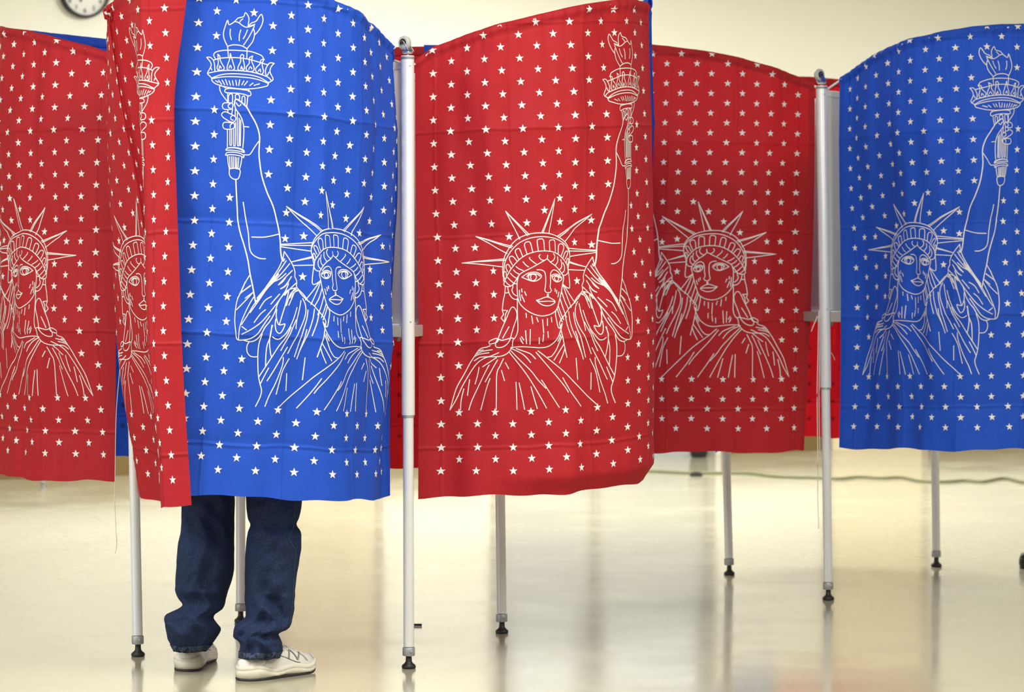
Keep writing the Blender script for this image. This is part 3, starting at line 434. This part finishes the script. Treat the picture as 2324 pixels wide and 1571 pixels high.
# side seam of the right leg
seam=[]
for y,x in ((60,1160),(150,1158),(230,1150),(280,1128),(330,1110),(380,1140),(450,1160),(550,1152),(650,1146),(750,1140),(850,1132),(950,1124),(1020,1112)):
    best=min(range(len(VR)),key=lambda i:(abs(VR[i][2]-Zp(y,YR))*2+abs(VR[i][0]-Xp(x,YR))+(1 if VR[i][1]>YR+.01 else 0)))
    seam.append(Vector(VR[best])+Vector((.0008,-.0012,0)))
V,Fc=tube([Vector(v) for v in smooth_line([list(p) for p in seam],.012)],.0007,5); link('side_seam',V,Fc,STITCH,parent=jeans)

def skin_mesh(name,verts,edges,rad,m,parent,sub=2,root=0):
    me=bpy.data.meshes.new(name); me.from_pydata(verts,edges,[]); o=bpy.data.objects.new(name,me); COL.objects.link(o); o.parent=parent
    o.modifiers.new('s','SKIN'); 
    sv=me.skin_vertices[0].data
    for i,r in enumerate(rad):
        sv[i].radius=r if isinstance(r,tuple) else (r,r); sv[i].use_root=(i==root)
    ss=o.modifiers.new('u','SUBSURF'); ss.levels=sub; ss.render_levels=sub; me.materials.append(m)
    bpy.context.view_layer.update()
    ev=o.evaluated_get(bpy.context.evaluated_depsgraph_get()); nm=bpy.data.meshes.new_from_object(ev); o.modifiers.clear(); o.data=nm
    nm.materials.clear(); nm.materials.append(m)
    nm.polygons.foreach_set('use_smooth',[True]*len(nm.polygons)); return o
hx,hy=-.828,9.43
bv=[(hx,hy,.95),(hx,hy,1.08),(hx,hy+.01,1.22),(hx,hy+.02,1.36),(hx,hy+.03,1.44),(hx,hy+.05,1.50),(hx,hy+.075,1.56),(hx,hy+.08,1.63),(hx,hy+.07,1.69),
 (hx-.17,hy+.03,1.40),(hx-.22,hy+.03,1.15),(hx-.13,hy+.22,1.11),(hx-.11,hy+.28,1.095),
 (hx+.17,hy+.03,1.40),(hx+.22,hy+.03,1.15),(hx+.12,hy+.22,1.12),(hx+.10,hy+.28,1.10),
 (hx-.09,hy,.88),(-.918,YL,.50),(-.952,YL+.01,.22),(-.985,YL+.02,.09),(hx+.09,hy,.88),(-.735,YR,.50),(-.742,YR,.22),(-.768,YR-.03,.09)]
be=[(0,1),(1,2),(2,3),(3,4),(4,5),(5,6),(6,7),(7,8),(4,9),(9,10),(10,11),(11,12),(4,13),(13,14),(14,15),(15,16),(0,17),(17,18),(18,19),(19,20),(0,21),(21,22),(22,23),(23,24)]
br=[.13,.125,.13,.13,.09,.055,.07,.085,.055,.05,.04,.03,.026,.05,.04,.03,.026,.08,.050,.040,.030,.08,.050,.040,.030]
# fingers closed around a pen on the writing surface
def fingers(b,s):
    base=len(bv); hand=bv[b]
    for q,(dx,dl) in enumerate(((-.030,.030),(-.012,.052),(.003,.056),(.018,.050),(.030,.040))):
        i=len(bv); bv.append((hand[0]+dx*s,hand[1]+.045,hand[2]-.004)); bv.append((hand[0]+dx*s*1.05,hand[1]+.045+dl*.6,hand[2]-.008)); bv.append((hand[0]+dx*s,hand[1]+.045+dl,hand[2]-.022))
        be.extend([(b,i),(i,i+1),(i+1,i+2)]); br.extend([.010,.0085,.0075])
fingers(12,1); fingers(16,-1)
skin_mesh('body',bv,be,br,SKIN,pr)
sv=[(hx,hy,.94),(hx,hy,1.08),(hx,hy+.01,1.22),(hx,hy+.02,1.36),(hx,hy+.03,1.45),(hx-.17,hy+.03,1.41),(hx-.21,hy+.03,1.24),(hx+.17,hy+.03,1.41),(hx+.21,hy+.03,1.24)]
skin_mesh('shirt',sv,[(0,1),(1,2),(2,3),(3,4),(4,5),(5,6),(4,7),(7,8)],[.145,.14,.145,.148,.085,.068,.06,.068,.06],SHIRT,pr)
hv=[(hx,hy+.035,1.63),(hx,hy+.04,1.70),(hx,hy+.07,1.735)]
skin_mesh('hair',hv,[(0,1),(1,2)],[.075,.088,.07],HAIR,pr)
# face, turned towards the booth
for s in (-1,1):
    bm=bmesh.new(); bmesh.ops.create_uvsphere(bm,u_segments=10,v_segments=8,radius=.011,matrix=Matrix.Translation((hx+s*.03,hy+.158,1.64))); bmo('eye',bm,PANEL,pr,True)
bm=bmesh.new(); box(bm,(hx,hy+.172,1.612),(.018,.026,.034)); bmo('nose',bm,SKIN,pr,False,.006)
bm=bmesh.new(); box(bm,(hx,hy+.155,1.578),(.045,.012,.010)); bmo('mouth',bm,mat('lip',(.5,.2,.17,1),.5),pr,False,.004)
for s in (-1,1):
    bm=bmesh.new(); box(bm,(hx+s*.082,hy+.075,1.63),(.012,.03,.055)); bmo('ear',bm,SKIN,pr,False,.006)

# sneaker: u along the length, phi around the upper
SU=[0,.010,.03,.06,.10,.14,.18,.22,.255,.28,.295,.302]
SW=[.014,.030,.040,.043,.042,.040,.044,.0495,.0495,.042,.028,.010]
SH=[.052,.064,.070,.074,.080,.089,.085,.073,.062,.054,.046,.036]
def make_shoe(parent,heel,ang,mir=1,detail=True,lift=0,mats=None):
    LE,MI,SO=(mats or (LEATHER,MIDSOLE,SOLE)); c,s=math.cos(ang),math.sin(ang)
    def W(u,v,z):
        v+=mir*.010*math.sin(min(1,u/.30)*math.pi)*-1
        return (heel[0]+c*u-s*v,heel[1]+s*u+c*v,z+max(0,u-.24)**2*3.0)
    def up(u,ph,off=0):
        w=np.interp(u,SU,SW); h=np.interp(u,SU,SH); z0=.026
        cp,sp=math.cos(ph),math.sin(ph); bulge=1+.06*math.sin(ph*2) if ph<math.pi/2 else 1-.06*math.sin(ph*2)
        v=-(w-.003+off)*np.sign(cp)*abs(cp)**.62; z=z0+(h-z0+off)*abs(sp)**.72
        return W(u,v,z)
    us=[];
    for i in range(60): us.append(.302*(1-math.cos(math.pi*i/59))/2)
    V=[];n=27
    for u in us:
        for k in range(n): V.append(up(u,math.pi*k/(n-1)))
    Fc=[(i*n+k,(i+1)*n+k,(i+1)*n+k+1,i*n+k+1) for i in range(59) for k in range(n-1)]
    Fc.append(tuple(range(n))); Fc.append(tuple(59*n+k for k in range(n))[::-1])
    sh=link('sneaker',V,Fc,LE,parent=parent)
    def ringsole(zs,name,m,heelup=0):
        V=[];Fc=[];n=48; prof=zs
        for (z,g) in prof:
            for k in range(n):
                t=2*math.pi*k/n; u=.151+.151*math.cos(t)*(1+g/.15); uu=min(max(u,0),.302)
                w=np.interp(uu,SU,SW)+g; v=(w+.0)*math.sin(t)/max(.25,abs(math.sin(t)))**.0
                w2=np.interp(uu,SU,SW); v=math.copysign(1,math.sin(t))*(w2+g)*min(1,abs(math.sin(t))*3.0)**.6
                zz=z
                if z>.010: zz=z+.010*math.exp(-((uu-.02)/.06)**2)+.004*math.sin(uu*45)
                else: zz=z+.004*math.exp(-((uu-.12)/.03)**2)*(z>.003)
                V.append(W(u,v,zz))
        for j in range(len(prof)-1):
            for k in range(n): Fc.append((j*n+k,j*n+(k+1)%n,(j+1)*n+(k+1)%n,(j+1)*n+k))
        Fc.append(tuple(range(n))[::-1]); Fc.append(tuple((len(prof)-1)*n+k for k in range(n)))
        return link(name,V,Fc,m,parent=sh)
    ringsole([(0,.000),(.003,.002),(.008,.002)],'outsole',SO)
    ringsole([(.008,.001),(.012,.0045),(.018,.0050),(.0212,.0028),(.0222,.0024),(.0235,.0038),(.031,.0030),(.0345,-.003)],'midsole',MI)
    if not detail: return sh
    def rib(name,lines,hw,m,off=.0012):
        V=[];Fc=[]
        for L in lines:
            P=smooth_line(L,.02); d=np.gradient(P*np.array([1,.06]),axis=0); d/=np.linalg.norm(d,axis=1,keepdims=True)+1e-9
            nn=np.stack([-d[:,1],d[:,0]/.06],1)*hw; b=len(V)
            for p in P+nn: V.append(up(p[0],p[1],off))
            for p in P-nn: V.append(up(p[0],p[1],off))
            k=len(P); Fc+=[(b+i,b+i+1,b+k+i+1,b+k+i) for i in range(k-1)]
        link(name,V,Fc,m,parent=sh)
    def bothsides(L): return [L,[(u,math.pi-p) for u,p in L]]
    # side letter (thick strokes with a dark outline)
    N=[[(.160,.36),(.172,1.06)],[(.172,1.06),(.196,.30)],[(.196,.30),(.212,.96)]]
    for sd in (0,1):
        lines=[bothsides(L)[sd] for L in N]
        rib('side_letter_outline',lines,.0032,DARKLINE,.0011); rib('side_letter',lines,.0019,SILVER,.0018)
    ds=[]
    for L in ([(.115,.70),(.150,.42),(.185,.20),(.205,.16)],[(.205,.95),(.225,.60),(.238,.25)],[(.262,1.3),(.272,1.0),(.266,.7),(.276,.35)]): ds+=bothsides(L)
    rib('dark_piping',ds,.0009,DARKLINE,.0010)
    gs=[]
    for L in ([(.100,.80),(.140,.50),(.180,.22)],[(.198,1.0),(.218,.62),(.230,.28)],[(.055,.25),(.085,.70),(.11,.85),(.14,.45)],[(.010,.6),(.03,.72),(.06,.70)]): gs+=bothsides(L)
    rib('grey_piping',gs,.0007,PERF,.0008)
    V=[];Fc=[]
    for k in range(5):
        u=.150+k*.014; p=smooth_line([up(u,.95,.002),up(u+.004,math.pi/2,.005),up(u+(.010 if k%2 else -.002),math.pi-.95,.002)],.004); v,f=tube(p,.0022,6); b=len(V); V+=list(v); Fc+=[tuple(i+b for i in q) for q in f]
    link('laces',V,Fc,LE,parent=sh)
    V=[];Fc=[]
    for u,p in [(.036,.60),(.044,.66),(.052,.58),(.060,.64),(.090,.62),(.098,.56),(.105,.50),(.112,.46)]:
        for pp in (p,math.pi-p):
            b=len(V); 
            for k in range(8): V.append(up(u+.0008*math.cos(k*math.pi/4),pp+.012*math.sin(k*math.pi/4),.0008))
            Fc.append(tuple(range(b,b+8)))
    link('perforations',V,Fc,PERF,parent=sh)
    return sh
ra=math.radians(50); la=math.radians(85)
make_shoe(pr,(-.818,9.285,0),ra,1); make_shoe(pr,(-1.000,9.485,0),la,-1)

# ---------------------------------------------------------------- room
def struct(name,bm,m,sm=False):
    o=bmo(name,bm,m,None,sm); o['kind']='structure'; return o
FLOOR=bpy.data.materials.new('polished_cream_floor'); FLOOR.use_nodes=True; nt=FLOOR.node_tree; b=nt.nodes['Principled BSDF']
tc=nt.nodes.new('ShaderNodeTexCoord'); mp=nt.nodes.new('ShaderNodeMapping'); mp.inputs['Scale'].default_value=(1,1,1); nt.links.new(tc.outputs['Object'],mp.inputs['Vector'])
n1=nt.nodes.new('ShaderNodeTexNoise'); n1.inputs['Scale'].default_value=1.1; n1.inputs['Detail'].default_value=5; nt.links.new(mp.outputs[0],n1.inputs['Vector'])
cr=nt.nodes.new('ShaderNodeValToRGB'); cr.color_ramp.elements[0].position=.3; cr.color_ramp.elements[1].position=.75
cr.color_ramp.elements[0].color=srgb(172,167,143); cr.color_ramp.elements[1].color=srgb(186,181,157); nt.links.new(n1.outputs['Fac'],cr.inputs[0]); nt.links.new(cr.outputs[0],b.inputs['Base Color'])
n2=nt.nodes.new('ShaderNodeTexNoise'); n2.inputs['Scale'].default_value=2.2; n2.inputs['Detail'].default_value=6; n2.inputs['Roughness'].default_value=.65; nt.links.new(mp.outputs[0],n2.inputs['Vector'])
rr=nt.nodes.new('ShaderNodeMapRange'); rr.inputs[1].default_value=.35; rr.inputs[2].default_value=.7; rr.inputs[3].default_value=.09; rr.inputs[4].default_value=.19
nt.links.new(n2.outputs['Fac'],rr.inputs[0]); nt.links.new(rr.outputs[0],b.inputs['Roughness'])
n3=nt.nodes.new('ShaderNodeTexNoise'); n3.inputs['Scale'].default_value=6; n3.inputs['Detail'].default_value=6; nt.links.new(mp.outputs[0],n3.inputs['Vector'])
bp=nt.nodes.new('ShaderNodeBump'); bp.inputs['Strength'].default_value=.07; bp.inputs['Distance'].default_value=.002; nt.links.new(n3.outputs['Fac'],bp.inputs['Height']); nt.links.new(bp.outputs[0],b.inputs['Normal'])
b.inputs['IOR'].default_value=1.45
WALL=mat('cream_paint',(.87,.86,.765,1),.7,noise_s=.6,noise_a=.02)
BASEB=mat('tan_vinyl_base',(.20,.13,.045,1),.5)
CEIL=mat('ceiling_tile',(.85,.85,.82,1),.9)
bm=bmesh.new(); box(bm,(0.5,9,-.05),(17,27,.1)); struct('floor',bm,FLOOR)
bm=bmesh.new(); box(bm,(0.5,9,3.35),(17,27,.1)); struct('ceiling',bm,CEIL)
wd=Vector((1,.5,0)).normalized(); wn=Vector((wd.y,-wd.x,0))   # along the back wall, and out of it towards us
def wallp(px,z=0,out=0):
    k=(px-CXP)/F; X=k*18.6/(1-.5*k); return Vector((X,18.6+.5*X,z))+wn*out
def wslab(bm,a,b,z0,z1,t0,t1):
    A=a+wn*t0; B=b+wn*t0; A2=a+wn*t1; B2=b+wn*t1
    v=[bm.verts.new((p.x,p.y,z)) for z in (z0,z1) for p in (A,B,B2,A2)]
    for q in ((0,1,2,3),(7,6,5,4),(0,4,5,1),(1,5,6,2),(2,6,7,3),(3,7,4,0)): bm.faces.new([v[i] for i in q])
    bmesh.ops.recalc_face_normals(bm,faces=bm.faces)
WA=Vector((-9,18.6-4.5,0)); WB=Vector((9,18.6+4.5,0))
d0,d1=wallp(1112),wallp(1618)
bm=bmesh.new(); wslab(bm,WA,d0,0,3.3,-.15,0); wslab(bm,d1,WB,0,3.3,-.15,0); wslab(bm,d0,d1,2.15,3.3,-.15,0); struct('wall_back',bm,WALL)
bm=bmesh.new(); wslab(bm,WA,d0-wd*.06,0,.185,0,.012); wslab(bm,d1+wd*.06,WB,0,.185,0,.012); struct('baseboard_back',bm,BASEB)
bm=bmesh.new(); box(bm,(-8.0,9,1.65),(.15,27,3.4)); struct('wall_left',bm,WALL)
bm=bmesh.new(); box(bm,(9.0,9,1.65),(.15,27,3.4)); struct('wall_right',bm,WALL)
DOORM=mat('grey_door_paint',(.46,.48,.49,1),.45); GLASS=mat('bright_daylight_pane',(.7,.75,.75,1),.3,emit=(.80,.92,.95,1),es=.30)
bm=bmesh.new(); wslab(bm,d0,d0+wd*.05,0,2.15,-.1,.03); wslab(bm,d1-wd*.05,d1,0,2.15,-.1,.03); wslab(bm,d0,d1,2.10,2.15,-.1,.03); wslab(bm,d0+wd*.70,d0+wd*.74,0,2.1,-.1,.02); struct('trim_1',bm,mat('dark_trim',(.30,.29,.27,1),.5))
bm=bmesh.new(); wslab(bm,d0+wd*.05,d0+wd*.70,0,2.10,-.08,-.03); wslab(bm,d0+wd*.74,d1-wd*.05,0,2.10,-.08,-.03); struct('door_1',bm,DOORM)
bm=bmesh.new(); wslab(bm,d0+wd*.18,d0+wd*.58,1.12,1.95,-.03,-.02); wslab(bm,d0+wd*.80,d1-wd*.12,1.10,1.95,-.03,-.02); struct('window_1',bm,GLASS)
e0,e1=wallp(640),wallp(848)
bm=bmesh.new(); wslab(bm,e0,e1,0,2.02,0,.03); struct('door_2',bm,mat('oak_veneer',(.62,.52,.37,1),.45,noise_s=6,noise_a=.15))
bm=bmesh.new(); wslab(bm,e1,e1+wd*.045,0,2.07,0,.045); wslab(bm,e0-wd*.045,e0,0,2.07,0,.045); wslab(bm,e0-wd*.045,e1+wd*.045,2.02,2.07,0,.045); struct('trim_2',bm,mat('dark_trim2',(.38,.33,.27,1),.5))
e0,e1=wallp(1880),wallp(2086)
bm=bmesh.new(); wslab(bm,e0,e1,0,1.62,0,.03); struct('door_3',bm,mat('peach_paint',(.84,.72,.50,1),.5))
bm=bmesh.new(); wslab(bm,e1,e1+wd*.04,0,1.66,0,.045); wslab(bm,e0-wd*.04,e0,0,1.66,0,.045); struct('trim_3',bm,mat('dark_trim3',(.42,.36,.28,1),.5))

# clock on the back wall
ck=wallp(189); zc=CAMZ+(HZ+17)/F*ck.y; R=59.5/F*ck.y
cl=empty('wall_clock',ck+Vector((0,0,zc))); tag(cl,'round wall clock with black rim and white dial, high on the cream wall','clock')
q=wn.to_track_quat('Z','Y'); cl.rotation_mode='QUATERNION'; cl.rotation_quaternion=q
bm=bmesh.new(); lathe(bm,[(.0,R*.97),(.02,R),(.045,R*.98),(.055,R*.93),(.055,R*.885),(.03,R*.87)],n=64,cap=False); bmo('rim',bm,RUBBER,cl,True)
bm=bmesh.new(); lathe(bm,[(0,R*.9),(.028,R*.9)],n=64); dial=bmo('dial',bm,mat('dial_white',(.82,.82,.78,1),.5),cl)
INK=mat('dial_ink',(.03,.03,.03,1),.6)
for k in range(12):
    a=math.pi/2-k*math.pi/6
    cu=bpy.data.curves.new('numeral','FONT'); cu.body=str(k or 12); cu.size=R*.26; cu.align_x='CENTER'; cu.align_y='CENTER'; cu.extrude=.0005
    t=bpy.data.objects.new('numeral',cu); COL.objects.link(t); bpy.context.view_layer.update()
    me=bpy.data.meshes.new_from_object(t.evaluated_get(bpy.context.evaluated_depsgraph_get())); COL.objects.unlink(t); bpy.data.objects.remove(t)
    me.materials.clear(); me.materials.append(INK); o=bpy.data.objects.new('numeral',me); COL.objects.link(o); o.parent=cl; o.location=(R*.70*math.cos(a),R*.70*math.sin(a),.030)
for nm,L,a,w in (('hour_hand',.42,math.radians(-118),.010),('minute_hand',.62,math.radians(20),.007)):
    bm=bmesh.new(); bar(bm,(-.02*math.cos(a),-.02*math.sin(a),.034),(R*L*math.cos(a),R*L*math.sin(a),.034),w,.001); bmo(nm,bm,INK,cl)

# cable along the floor
pts=[(1180,1066),(1300,1068),(1400,1071),(1480,1072),(1560,1076),(1640,1076),(1700,1077),(1760,1084),(1860,1087),(1905,1089),(1950,1085),(2000,1088),(2045,1086),(2090,1095),(2150,1096),(2190,1093),(2230,1096),(2280,1088),(2330,1098),(2400,1094)]
V,Fc=tube([Vector(v) for v in smooth_line([[fp(x,y)[0],fp(x,y)[1],.008] for x,y in pts],.06)],.0075,8)
tag(link('floor_cable',V,Fc,mat('olive_cable',(.22,.23,.12,1),.6)),'long grey-green cable winding across the floor behind the rear booth','cable')
p=fp(1580,1081); bm=bmesh.new(); lathe(bm,[(0,.035),(.012,.038),(.022,.026),(.026,.012)],p,(p[0],p[1],1),20)
tag(bmo('cord_grommet',bm,RUBBER,None,True),'small black puck lying on the floor beside the grey-green cable','cord grommet')
p=fp(934,1421); q2=fp(957,1421.5); bm=bmesh.new(); lathe(bm,[(0,.003),(.001,.0042),(.055,.0042),(.056,.003)],(p[0]-.02,p[1],.0045),(q2[0],q2[1],.0045),12)
tag(bmo('marker_cap',bm,RUBBER,None,True),'small black stick-like cap lying on the floor right of the nearest pole','cap')
p=fp(97,1112); bm=bmesh.new(); lathe(bm,[(0,.022),(.004,.022),(.006,.009),(.030,.008),(.034,.014),(.046,.014),(.048,.008)],p,(p[0],p[1],1),16)
tag(bmo('door_stop',bm,GREYCAST,None,True),'small grey door stop on the floor under the leftmost red curtain','door stop')
wb=Vector((1.148,18.97,0)); bm=bmesh.new(); lathe(bm,[(0,.040),(.004,.048),(.02,.052),(.15,.068),(.152,.071),(.157,.071),(.157,.066),(.03,.047)],wb,wb+Vector((0,0,1)),28,False); lathe(bm,[(.028,.047),(.03,.047)],wb,wb+Vector((0,0,1)),28)
tag(bmo('waste_basket',bm,RUBBER,None,True),'small black waste basket by the wall, just below the darker red curtain hem','waste basket')
# black shoe at the right edge
bs=empty('black_shoe',(0,0,0)); tag(bs,'black shoe on the floor beyond the rear booth','shoe')
p=fp(2317,1291); s=make_shoe(bs,(p[0],p[1]+.0,0),math.radians(20),1,False,mats=(RUBBER,RUBBER,RUBBER))

# ---------------------------------------------------------------- light and camera
def area(name,loc,rot,sx,sy,pw,col=(1,1,1)):
    l=bpy.data.lights.new(name,'AREA'); l.shape='RECTANGLE'; l.size=sx; l.size_y=sy; l.energy=pw; l.color=col
    o=bpy.data.objects.new(name,l); COL.objects.link(o); o.location=loc; o.rotation_euler=rot; return o
WARM=(1,.98,.93)
for x in (-3.0,.2,3.2):
    for y,p in ((4.5,62),(7.3,84)): area('ceiling_lamp',(x,y,3.28),(0,0,0),1.2,1.6,p,WARM)
for x,y,p in ((-3.4,13.9,24),(.5,15.6,285),(4.2,17.2,98)): area('ceiling_lamp',(x,y,3.25),(0,0,0),2.4,1.2,p,WARM)
area('daylight_from_windows',(-7.7,4.8,1.9),(0,math.radians(-90),0),1.8,7,150,(.80,.89,1))
w=bpy.data.worlds.new('w'); SC.world=w; w.use_nodes=True; w.node_tree.nodes['Background'].inputs[0].default_value=(1,.98,.93,1); w.node_tree.nodes['Background'].inputs[1].default_value=.16
cam=bpy.data.cameras.new('camera'); co=bpy.data.objects.new('camera',cam); COL.objects.link(co); SC.camera=co
co.location=(0,0,CAMZ); co.rotation_euler=(math.radians(90),0,0); cam.sensor_width=36; cam.sensor_fit='HORIZONTAL'; cam.lens=36*F/2324
cam.shift_y=-(785.5-HZ)/2324; cam.clip_end=100
cam.dof.use_dof=True; cam.dof.focus_distance=9.5; cam.dof.aperture_fstop=5.0
vs=SC.view_settings; SC.display_settings.display_device='sRGB'; vs.view_transform='Standard'; vs.look='None'; vs.gamma=1; vs.use_curve_mapping=False; vs.exposure=0.03
SC.cycles.max_bounces=8; SC.cycles.use_denoising=True
